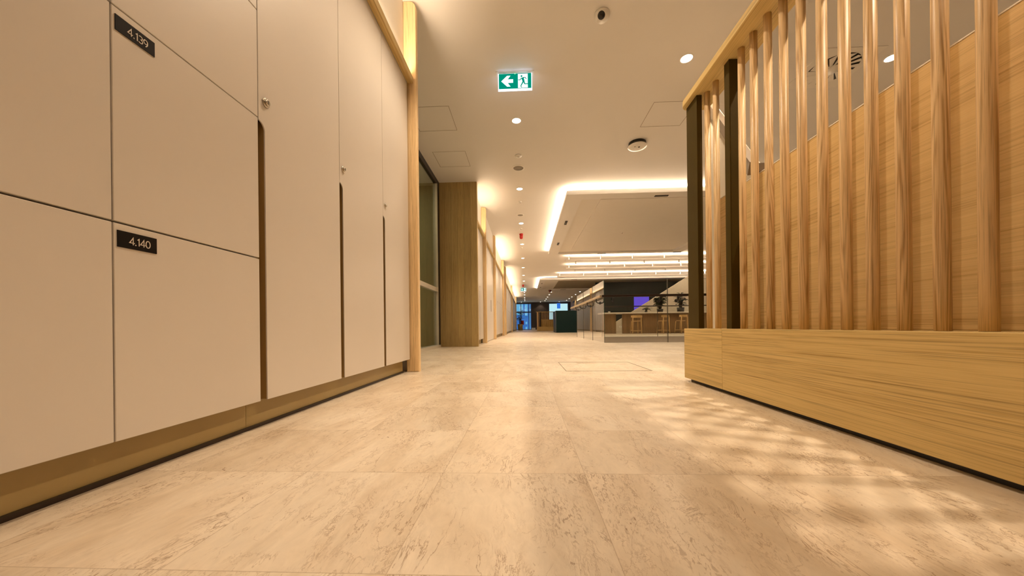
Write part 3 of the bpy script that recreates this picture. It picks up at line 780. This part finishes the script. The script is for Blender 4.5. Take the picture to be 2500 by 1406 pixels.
# exit signs
def exit_sign(loc, w, h, arrow, label, glow):
    """loc: centre of the ceiling mount"""
    x, y, z = loc
    t = thing('exit_sign', label, 'exit sign', loc, 'green exit signs')
    obj('mount', bx(x - w * .56, x + w * .56, y - .035, y + .035, z - .006, z), 'white_plastic', t)
    zt = z - 0.006 - h
    obj('panel', bx(x - w / 2, x + w / 2, y - .006, y + .006, zt, z - .0062), 'sign_edge', t, label='bright acrylic panel edge')
    g0, g1, b0, b1 = x - w / 2 + w * .022, x + w / 2 - w * .022, zt + h * .10, z - .008
    f = y - .0065
    gr = obj('green_face', bx(g0, g1, f - .0015, f, b0, b1), 'sign_green', t)
    W = g1 - g0; H = b1 - b0
    f2 = f - .002
    def U(u, v): return (g0 + u * W, b0 + v * H)
    if arrow == 'left':
        pts = [(.075, .50), (.255, .86), (.36, .86), (.275, .62), (.44, .62), (.44, .385), (.275, .385), (.36, .14), (.255, .14)]
        k = 1
    else:
        pts = [(.25, .90), (.40, .52), (.40, .40), (.295, .52), (.295, .12), (.205, .12), (.205, .52), (.10, .40), (.10, .52)]
    b = BM(); prism(b, [U(*p) for p in pts], 'y', f2 - .001, f2); obj('arrow', b, 'sign_white', gr)
    b = BM(); prism(b, [U(*p) for p in ((.59, .03), (.89, .03), (.89, .95), (.59, .95))], 'y', f2 - .001, f2); dw = obj('doorway', b, 'sign_white', gr)
    # running figure
    b = BM(); f3 = f2 - .0015
    hc = U(.700, .80); rr = H * .062
    prism(b, [(hc[0] + rr * math.cos(2 * PI * i / 14), hc[1] + rr * math.sin(2 * PI * i / 14)) for i in range(14)], 'y', f3 - .001, f3)
    def limb(p, q, w0, w1):
        p = Vector(U(*p)); q = Vector(U(*q)); d = (q - p).normalized(); nrm = Vector((-d.y, d.x))
        a = [p + nrm * w0 * H, q + nrm * w1 * H, q - nrm * w1 * H, p - nrm * w0 * H]
        prism(b, [tuple(v) for v in a], 'y', f3 - .001, f3)
    limb((.728, .70), (.765, .43), .085, .065)
    limb((.70, .69), (.655, .545), .028, .024); limb((.665, .555), (.595, .555), .024, .022)
    limb((.74, .705), (.815, .705), .026, .024); limb((.808, .715), (.850, .59), .024, .022)
    limb((.755, .46), (.672, .13), .045, .030); limb((.672, .13), (.712, .05), .024, .022)
    limb((.765, .46), (.795, .285), .05, .034); limb((.785, .28), (.925, .28), .030, .026)
    obj('running_figure', b, 'sign_green', gr)
    if glow:
        b = BM(); lathe(b, [(0, 0), (.005, 0), (.0035, -.003), (0, -.004)], (x - .0, f - .002, b1 - .004), 'y', 12); obj('status_light', b, 'sign_led', t)
        l = area('exit_sign_lamp', (x, y - .05, z - .02), w, .02, 0.012, (0.72, 0.74, 1.0), (PI, 0, 0))
exit_sign((-0.096, 3.80, CEIL), 0.378, 0.188, 'left', 'large lit green exit sign with white arrow and running figure, under the ceiling', True)
exit_sign((-0.185, 25.0, CEIL), 0.40, 0.24, 'up', 'tiny distant green exit sign below the small red alarm', False)

# ------------------------------------------------------------------ ceiling rafts with light coves
def raft(x0, x1, y0, y1, label, rx0, rx1, ry0, ry1, px0, px1, py0, py1, inner):
    zb, zt = 3.05, 3.13
    t = thing('ceiling_raft', label, 'ceiling raft', ((x0 + x1) / 2, (y0 + y1) / 2, zt), 'floating ceiling rafts')
    b = BM()
    box(b, x0, rx0, y0, y1, zb, zt); box(b, rx1, x1, y0, y1, zb, zt); box(b, rx0, rx1, y0, ry0, zb, zt); box(b, rx0, rx1, ry1, y1, zb, zt)
    obj('frame', b, 'ceiling', t)
    obj('tray', bx(rx0, rx1, ry0, ry1, zb + .06, zt), 'raft_inner', t)
    obj('inner_panel', bx(px0, px1, py0, py1, zb + .035, zb + .0595), inner, t)
    hang = BM()
    for hx in (x0 + .6, x1 - .6):
        for hy in (y0 + .8, y1 - .8): box(hang, hx - .02, hx + .02, hy - .02, hy + .02, zt, CEIL)
    obj('hanger', hang, 'trim_white', t)
    return t
raft(0.85, 5.7, 6.98, 12.81, 'large white ceiling raft with glowing edges past the smoke detector', 1.20, 5.35, 7.27, 12.63, 1.63, 4.95, 7.40, 12.35, 'raft_inner')
raft(0.80, 11.6, 19.65, 25.15, 'farther white ceiling raft with a brown inner panel above the green counter', 1.16, 11.2, 20.0, 24.9, 1.96, 10.7, 20.7, 24.7, 'raft_brown')
RW = 13.0
for x0, x1, y0, y1, kf, kl in ((0.85, 5.7, 6.98, 12.81, 1, 1), (0.80, 11.6, 19.65, 25.15, 1, 1)):
    zz = 3.134
    for nm, loc, sx, sy, rot in (('raft_led', ((x0 + x1) / 2, y0 + .06, zz + .012), x1 - x0 - .1, .03, (PI + math.radians(28), 0, 0)),
                                ('raft_led', (x0 + .06, (y0 + y1) / 2, zz + .012), .03, y1 - y0 - .1, (PI, math.radians(-28), 0))):
        area(nm, loc, sx, sy, RW * max(sx, sy), LEDC, rot)

def slot(name, x0, x1, y0, y1, z, label, cat, group, eye=False):
    t = thing(name, label, cat, ((x0 + x1) / 2, (y0 + y1) / 2, z), group)
    obj('body', bx(x0, x1, y0, y1, z - .012, z), 'black', t)
    if eye:
        b = BM(); lathe(b, [(0, 0), (.012, 0), (.010, -.006), (0, -.007)], ((x0 + x1) / 2, (y0 + y1) / 2, z - .012), 'z', 16); obj('lens', b, 'trim_white', t)
    else: obj('blade', bx(x0 + .01, x1 - .01, (y0 + y1) / 2 - .003, (y0 + y1) / 2 + .003, z - .015, z - .0122), 'grille', t)
slot('recessed_spotlight', 1.02, 1.08, 8.72, 9.02, 3.05, 'small black recessed spot on the raft edge, the one nearer the smoke detector', 'spotlight', 'black spots on the raft edge', True)
slot('recessed_spotlight', 1.03, 1.09, 10.98, 11.27, 3.05, 'small black recessed spot on the raft edge, farther along', 'spotlight', 'black spots on the raft edge', True)
for q in ((1.05, 8.87), (1.06, 11.12), (5.5, 8.87), (5.5, 11.1)): spot('raft_fill_spot', (q[0], q[1], 3.025), 130.0, WARM, 120, 0.7, 0.03)  # added fill to lift the raft underside by bounce; outer pair has no fitting
slot('slot_air_vent', 2.68, 2.95, 7.14, 7.20, 3.05, 'black slot air diffuser in the front border of the large raft', 'air diffuser', 'black slot diffusers')
slot('slot_air_vent', 2.66, 2.95, 12.70, 12.77, 3.05, 'black slot air diffuser in the back border of the large raft, toward the corridor', 'air diffuser', 'black slot diffusers')
slot('slot_air_vent', 5.40, 5.68, 12.70, 12.77, 3.05, 'black slot air diffuser in the back border of the large raft, toward the screen', 'air diffuser', 'black slot diffusers')
sprinkler((2.81, 10.04, 3.085), 'small sprinkler in the middle of the large ceiling raft')

slot('recessed_spotlight', .96, 1.03, 21.2, 21.5, 3.05, 'tiny dark spot on the farther raft edge, the one closer to the linear lights', 'spotlight', 'black spots on the raft edge', True)
slot('recessed_spotlight', .96, 1.03, 23.3, 23.6, 3.05, 'tiny dark spot on the farther raft edge, the one closer to the dark red alarm', 'spotlight', 'black spots on the raft edge', True)
slot('slot_air_vent', 2.62, 2.95, 19.78, 19.86, 3.05, 'black slot air diffuser in the front border of the farther raft', 'air diffuser', 'black slot diffusers')
slot('slot_air_vent', 2.50, 2.90, 24.98, 25.08, 3.05, 'black slot air diffuser in the back border of the farther raft', 'air diffuser', 'black slot diffusers')
# suspended linear lights between the rafts
LIN = [(1.60, 13.75, 'nearest hanging white linear light, just behind the large ceiling raft'),
       (1.83, 15.65, 'middle hanging white linear light between the two ceiling rafts'),
       (1.66, 18.15, 'farthest hanging white linear light, in front of the brown-centred raft')]
for x0, y, lab in LIN:
    x1 = 9.8; zb = 2.965
    t = thing('linear_light', lab, 'linear light', ((x0 + x1) / 2, y, CEIL), 'hanging linear lights')
    obj('light_bar', bx(x0, x1, y - .04, y + .04, zb, zb + .075), 'trim_white', t)
    for k in range(7):
        hx = x0 + .15 + k * 1.25
        if hx < x1: obj('hanger', bx(hx - .015, hx + .015, y - .03, y + .03, zb + .0752, CEIL), 'trim_white', t)
    if y < 17:
        for k in range(6):
            sx = x0 + .40 + k * 1.35
            b = BM(); lathe(b, [(0, -.0005), (.022, -.0005), (.025, -.11), (0, -.11)], (sx, y, zb), 'z', 16); obj('spot_head', b, 'trim_white', t)
    area('linear_led', ((x0 + x1) / 2, y, zb + .078), x1 - x0 - .1, .05, 9.0 * (x1 - x0), LEDC, (PI, 0, 0))

# ------------------------------------------------------------------ glass balustrade round the void
GX, GY, GT = 1.716, 7.60, 1.38
panes = [('x', GX, 3.085, 'front glass balustrade pane that makes the corner nearest the viewer'), ('x', 3.093, 4.6, 'front glass balustrade pane partly hidden by the slatted screen'),
         ('x', 4.608, 6.1, 'front glass balustrade pane behind the slatted screen'), ('x', 6.108, 9.3, 'last front glass balustrade pane'),
         ('y', GY + .02, 8.925, 'side glass balustrade pane next to the corner'), ('y', 8.933, 10.325, 'middle side glass balustrade pane along the corridor'), ('y', 10.333, 11.66, 'side glass balustrade pane nearest the green counter'),
         ('f', GX + .02, 2.55, 'far glass balustrade pane across the void, by the green counter'), ('f', 2.558, 4.4, 'far glass balustrade pane across the void, in front of the bar end'), ('f', 4.408, 6.3, 'far glass balustrade pane across the void, in front of the first stool'), ('f', 6.308, 9.3, 'far glass balustrade pane across the void, in front of the last stools')]
for ax, a, b_, lab in panes:
    t = thing('glass_balustrade', lab, 'glass balustrade', (a, GY, 0), 'glass balustrade panes')
    e = 0.006
    if ax in 'xf':
        y = GY if ax == 'x' else 11.66
        zt = GT if ax == 'x' else 1.0
        bm = BM(); bm.faces.new([bm.verts.new(p) for p in ((a + e, y, .001), (b_ - e, y, .001), (b_ - e, y, zt), (a + e, y, zt))])
        obj('glass', bm, 'glass', t)
        obj('edge', bx(a, a + e, y - .006, y + .006, 0.0, zt), 'glass_edge' if a == GX else 'glass_joint', t); obj('edge', bx(b_ - e, b_, y - .006, y + .006, 0.0, zt), 'glass_joint', t)
        if ax == 'x': obj('top_edge', bx(a + e, b_ - e, y - .005, y + .005, zt, zt + .004), 'glass_edge', t)
    else:
        bm = BM(); bm.faces.new([bm.verts.new(p) for p in ((GX, a + e, .001), (GX, b_ - e, .001), (GX, b_ - e, GT), (GX, a + e, GT))])
        obj('glass', bm, 'glass', t)
        obj('edge', bx(GX - .006, GX + .006, b_ - e, b_, 0.0, GT), 'glass_joint', t)
t = thing('glass_handrail', 'dark handrail along the front of the glass balustrade, on curved brackets', 'handrail', (3, GY - .08, 1.0))
b = BM(); box(b, GX - .06, 9.3, GY - .10, GY - .05, 1.000, 1.050, 0.008); obj('rail', b, 'bronze', t)
def bracket(parent, p, n):
    """wall disc at p on the glass, arm up to the rail; n points out of the glass"""
    p = Vector(p); n = Vector(n); b = BM()
    path = [p + n * .006, p + n * .045, p + n * .075 + Vector((0, 0, .02)), p + n * .082 + Vector((0, 0, .055)), p + n * .08 + Vector((0, 0, .095))]
    tube(b, path, .012, 8); br = obj('bracket', b, 'black', parent)
    b = BM(); ax = 'x' if abs(n.x) > .5 else 'y'
    s = n.x + n.y
    lathe(b, [(0, 0), (.034, 0), (.034, .008 * s), (.026, .013 * s), (0, .013 * s)], p, ax, 18); obj('disc', b, 'black', br)
for x in (1.90, 2.90, 3.27, 4.3, 5.6): bracket(t, (x, GY - .006, 0.905), (0, -1, 0))
t = thing('glass_handrail', 'handrail tinted pale as lit, along the side of the glass balustrade toward the green counter', 'handrail', (GX - .08, 9.5, 1.0))
b = BM(); box(b, GX - .105, GX - .055, GY - .045, 12.5, 1.000, 1.050, 0.008); obj('rail', b, 'rail_lit', t)
for y in (8.0, 9.2, 10.4, 11.3): bracket(t, (GX - .006, y, 0.905), (-1, 0, 0))
t = thing('glass_handrail', 'thin dark handrail on the far side of the void, seen through the glass', 'handrail', (4, 11.7, 1.0))
obj('rail', box(BM(), GX + .05, 9.3, 11.60, 11.65, 1.003, 1.035, .006), 'bronze', t)

# ------------------------------------------------------------------ bar with stools beyond the void
BY = 16.25
t = thing('bar_counter', 'long brown timber-fronted bar with a pale stone top behind the glass', 'bar counter', (6.5, BY + .3, 0))
obj('end_block', box(BM(), 3.66, 4.22, BY, BY + .45, 0, 0.925, .004), 'bar_wood', t)
bm = BM()
for i in range(44):
    x0 = 4.51 + i * .12
    box(bm, x0 + .002, x0 + .118, BY, BY + .02, 0, 0.925)
box(bm, 4.51, 9.79, BY + .019, BY + .06, 0, 0.925); obj('front', bm, 'bar_wood', t)
obj('worktop', box(BM(), 3.52, 9.86, BY - .25, BY + .80, 0.9255, 0.985, .004), 'stone_top', t)

def stool(label, loc, rz):
    t = thing('bar_stool', label, 'bar stool', (0, 0, 0), 'wooden bar stools at the counter')
    bm = BM()
    pts = [(-.19 + (.04 if abs(k - 7.5) > 7 else 0), 0) for k in range(0)]
    lathe(bm, [(0, .548), (.17, .548), (.20, .558), (.205, .572), (.19, .580), (.10, .572), (0, .568)], (0, 0, 0), 'z', 28)
    for v in bm.verts: v.co.y *= .92
    obj('seat', bm, 'stool_wood', t)
    for s in (-1, 1):
        b = BM(); tube(b, [(s * .20, -.21, 0), (s * .185, -.19, .55), (s * .18, -.195, .76)], .019, 10, [.020, .026, .021]); obj('leg', b, 'stool_wood', t)
        b = BM(); tube(b, [(s * .168, .19, 0), (s * .142, .14, .552)], .018, 10, [.015, .02]); obj('leg', b, 'stool_wood', t)
    b = BM(); tube(b, [(s * .162, .182, .14) for s in (-1, 1)], .012, 8); obj('footrest', b, 'stool_wood', t)
    for s in (-1, 1):
        b = BM(); tube(b, [(s * .194, -.20, .16), (s * .162, .178, .16)], .010, 8); obj('stretcher', b, 'stool_wood', t)
    b = BM(); tube(b, [(-.195, -.198, .12), (.195, -.198, .12)], .010, 8); obj('stretcher', b, 'stool_wood', t)
    # broad curved back piece
    bm = BM(); A = []
    for k in range(13):
        u = -1 + k / 6; a = u * 1.0
        x = .245 * math.sin(a) / math.sin(1.0); y = -.235 + .10 * (1 - math.cos(a)) / (1 - math.cos(1.0))
        hh = .055 if abs(u) < .8 else .045
        A.append([bm.verts.new((x, y + dy, .775 + dz)) for dy, dz in ((-.013, -hh), (.013, -hh), (.013, hh), (-.013, hh))])
    for p, q in zip(A, A[1:]):
        for i in range(4): bm.faces.new((p[i], p[(i + 1) % 4], q[(i + 1) % 4], q[i]))
    bm.faces.new(A[0][::-1]); bm.faces.new(A[-1]); bmesh.ops.recalc_face_normals(bm, faces=bm.faces)
    obj('backrest', bm, 'stool_wood', t)
    t.location = loc; t.rotation_euler.z = rz
    return t
s0 = stool('wooden bar stool standing straight on, alone before the bar', (4.96, 15.72, 0), 0.0)
dup(s0, (6.17, 15.72, 0), 'wooden bar stool turned at an angle, second from the bar end block', None, 0.5)
dup(s0, (6.97, 15.72, 0), 'wooden bar stool half hidden by the olive steel post', None, 0.45)

# plants and small things on the bar
def leaf(bm, base, tip, width, droop=0.06, fold=0.25):
    base, tip = Vector(base), Vector(tip); d = tip - base; side = d.cross(Vector((0, 0, 1)))
    side = side.normalized() if side.length > 1e-6 else Vector((1, 0, 0))
    L = d.length; rows = []
    for k in range(7):
        u = k / 6; w = width * math.sin(PI * min(1, u * .92 + .04)) ** .8 * (1 - .25 * u)
        c = base + d * u + Vector((0, 0, -droop * L * u * u * 2))
        rows.append([bm.verts.new(c - side * w + Vector((0, 0, fold * w))), bm.verts.new(c), bm.verts.new(c + side * w + Vector((0, 0, fold * w)))])
    for a, b in zip(rows, rows[1:]):
        bm.faces.new((a[0], a[1], b[1], b[0])); bm.faces.new((a[1], a[2], b[2], b[1]))
def plant(label, loc, pot_r, pot_h, pot_m, height, n, leaf_l, leaf_w, leaf_m, rnd, spread=0.6, group=None):
    R = random.Random(rnd); x, y, z = loc
    t = thing('potted_plant', label, 'potted plant', loc, group)
    b = BM(); lathe(b, [(0, 0), (pot_r * .86, 0), (pot_r, pot_h), (pot_r * .93, pot_h), (pot_r * .9, pot_h * .9), (0, pot_h * .9)], loc, 'z', 24); obj('pot', b, pot_m, t)
    st = BM(); fo = BM()
    for i in range(n):
        a = R.uniform(0, 2 * PI); hh = pot_h + (height - pot_h) * R.uniform(.25, 1.0); rr = spread * R.uniform(.1, .6) * (height - pot_h)
        top = Vector((x + rr * math.cos(a), y + rr * math.sin(a), z + hh))
        root = Vector((x + .3 * pot_r * math.cos(a), y + .3 * pot_r * math.sin(a), z + pot_h * .85))
        mid = (root + top) / 2 + Vector((0, 0, .08 * height))
        tube(st, [root, mid, top], .006, 6)
        a2 = a + R.uniform(-.9, .9)
        ll = leaf_l * R.uniform(.7, 1.2)
        leaf(fo, top, top + Vector((ll * math.cos(a2), ll * math.sin(a2), ll * R.uniform(-.35, .45))), leaf_w * R.uniform(.7, 1.2))
    obj('stems', st, 'stem', t)
    obj('foliage', fo, leaf_m, t)
BT = 0.9852
plant('big leafy potted plant standing on the bar above the second stool', (6.40, 16.62, BT), .15, .16, 'dark_pot', 0.74, 120, .20, .10, 'leaf', 3, .52, 'plants on the bar')
plant('tall-leaved plant in a dark pot on the bar beside the steel post', (7.36, 16.6, BT), .17, .22, 'dark_pot', .88, 56, .23, .08, 'leaf_dark', 5, .42, 'plants on the bar')
plant('small dark spiky plant on the bar in front of the purple screen', (5.74, 16.6, BT), .07, .08, 'dark_pot', .29, 40, .17, .026, 'leaf_dark', 9, 1.1, 'plants on the bar')
b = BM(); lathe(b, [(0, 0), (.045, 0), (.055, .07), (.05, .07), (.042, .01), (0, .01)], (3.99, 16.6, BT), 'z', 20); tag(obj('cup', b, 'white_plastic'), 'small white cup on the bar above its end block', 'cup')

# stair flank, dark back wall and screen behind the bar
bm = BM(); x0, x1 = 3.3, 10.2
zl = lambda x: 0.479 + (x - 4.75) * (2.678 - 0.479) / (8.262 - 4.75)
prism(bm, [(4.0, 0.0), (x1, 0.0), (x1, 3.2), (9.096, 3.2), (4.0, max(0.01, zl(4.0)))], 'y', 18.85, 19.0)
tag(obj('stair_flank', bm, 'beige'), 'beige solid side of a staircase rising diagonally behind the bar', 'staircase')
t = thing('wall_socket', 'small white socket plate on the beige staircase side, seen through the gap in the bar', 'socket', (5.13, 18.84, .27))
obj('plate', bx(5.07, 5.19, 18.838, 18.8495, .27, .35), 'white_plastic', t)
obj('outlet', bx(5.10, 5.16, 18.8365, 18.8378, .295, .325), 'grille', t)
tag(obj('wall_vent', bx(4.755, 4.7695, 33.6, 35.2, 2.72, 2.88), 'black'), 'dark slot vent high on the far timber wall', 'vent')
struct('wall_dark', bx(4.3, 12.05, 21.3, 21.4, 0, 3.045), 'dark_wall')
tag(obj('wall_screen', bx(6.63, 7.53, 21.26, 21.2995, 1.15, 2.125), 'screen'), 'glowing purple screen on the dark wall behind the bar', 'screen')

# ------------------------------------------------------------------ far end furniture
t = thing('reception_counter', 'dark green box counter in the middle distance', 'counter', (2.4, 21, 0))
obj('body', box(BM(), 1.735, 3.35, 20.06, 22.0, 0.0, 1.285, .004), 'green_dark', t)
obj('corner_strip', bx(1.727, 1.7345, 20.052, 20.075, 0.0, 1.285), 'grille', t, label='pale corner strip')

# small slatted screen far away, same make as the near one
SY = 27.9
t = thing('slatted_screen', 'small distant slatted oak screen between the brown wall and the green counter', 'screen', (1.8, SY, 0))
obj('plinth', bx(0.87, 3.2, SY, SY + .4, 0.0, 0.35), 'oak_x', t)
obj('top_rail', bx(0.80, 3.2, SY + .05, SY + .22, 1.53, 1.575), 'oak_x', t)
obj('back_panel', bx(1.22, 3.2, SY + .28, SY + .31, 0.351, 0.94), 'oak_x', t)
obj('steel_post', bx(1.16, 1.22, SY + .10, SY + .16, 0.351, 1.5295), 'olive', t)
obj('end_panel', bx(0.88, 0.98, SY + .08, SY + .30, 0.351, 1.5295), 'oak_z', t)
for k in range(18):
    x = 1.04 + k * .105
    if abs(x - 1.19) < .06: continue
    b = BM(); lathe(b, [(0, .351), (.02, .351), (.02, 1.5295), (0, 1.5295)], (x, SY + .13, 0), 'z', 12); obj('slat', b, 'ash', t)
plant('tall leafy plant in a brass pot by the full-height blue window', (-0.62, 35.0, 0), .27, .62, 'gold_pot', 2.0, 46, .34, .09, 'leaf', 12, .35)
t = thing('hose_box', 'small red box on a stand behind the far brass plant pot', 'box', (-0.42, 36.2, 0))
obj('cabinet', box(BM(), -.62, -.26, 36.1, 36.35, .55, 1.02, .01), 'red', t); obj('stand', bx(-.50, -.38, 36.17, 36.28, 0, .55), 'bronze', t)
t = thing('hanging_sign', 'blue lit panel hanging from the ceiling in the pale far window', 'hanging sign', (3.75, 39.5, CEIL))
obj('panel', bx(3.555, 3.94, 39.48, 39.52, 2.41, 3.02), 'blue_sign', t)
obj('rod', bx(3.73, 3.77, 39.49, 39.51, 3.02, CEIL), 'bronze', t)

# office block outside the blue window
t = thing('office_building', 'blue-tinted office building outside the full-height window', 'building', (-3, 66, -15))
obj('facade', bx(-12, 2.6, 64, 70, -15, 26), 'facade', t)
for i, (x0, x1, z0, z1) in enumerate([(-1.9, -.55, 2.55, 4.6), (-.25, .25, 2.4, 4.6), (-.15, .18, .80, 1.25), (-.15, .18, -.15, .32), (.62, .74, -1, 5)]):
    obj('lit_window', bx(x0, x1, 63.9, 63.995, z0, z1), 'facade_light', t)
bm = BM()
for k in range(30): box(bm, .80, 1.05, 63.86, 63.99, -4 + k * .45, -3.93 + k * .45)
obj('ladder_frame', bm, 'frame_blue', t)

# ------------------------------------------------------------------ world, camera, view
w = bpy.data.worlds.new('dusk'); SC.world = w; w.use_nodes = True
bg = w.node_tree.nodes['Background']; bg.inputs[0].default_value = (0.55, 0.80, 1.0, 1); bg.inputs[1].default_value = 1.15

F = 833.3; yaw = math.atan(35 / F); roll = 0.0108
cam = bpy.data.cameras.new('camera'); cam.sensor_fit = 'HORIZONTAL'; cam.sensor_width = 36.0; cam.lens = 36.0 * F / 2500
cam.shift_y = (94.3) / 2500; cam.clip_start = 0.02; cam.clip_end = 300
co = bpy.data.objects.new('camera', cam); COL.objects.link(co)
r = Vector((math.cos(yaw), math.sin(yaw), 0)); f = Vector((-math.sin(yaw), math.cos(yaw), 0)); u = Vector((0, 0, 1))
R = r * math.cos(roll) - u * math.sin(roll); U = u * math.cos(roll) + r * math.sin(roll)
co.matrix_world = Matrix(((R.x, U.x, -f.x, 0), (R.y, U.y, -f.y, 0), (R.z, U.z, -f.z, 0.38), (0, 0, 0, 1)))
SC.camera = co
vs = SC.view_settings
SC.display_settings.display_device = 'sRGB'
vs.view_transform = 'Standard'; vs.look = 'None'; vs.gamma = 1.0; vs.use_curve_mapping = False; vs.exposure = 0.47
cy = SC.cycles
cy.use_denoising = True; cy.max_bounces = 8; cy.diffuse_bounces = 7; cy.glossy_bounces = 4; cy.transparent_max_bounces = 16
cy.caustics_reflective = False; cy.caustics_refractive = False; cy.sample_clamp_indirect = 8.0
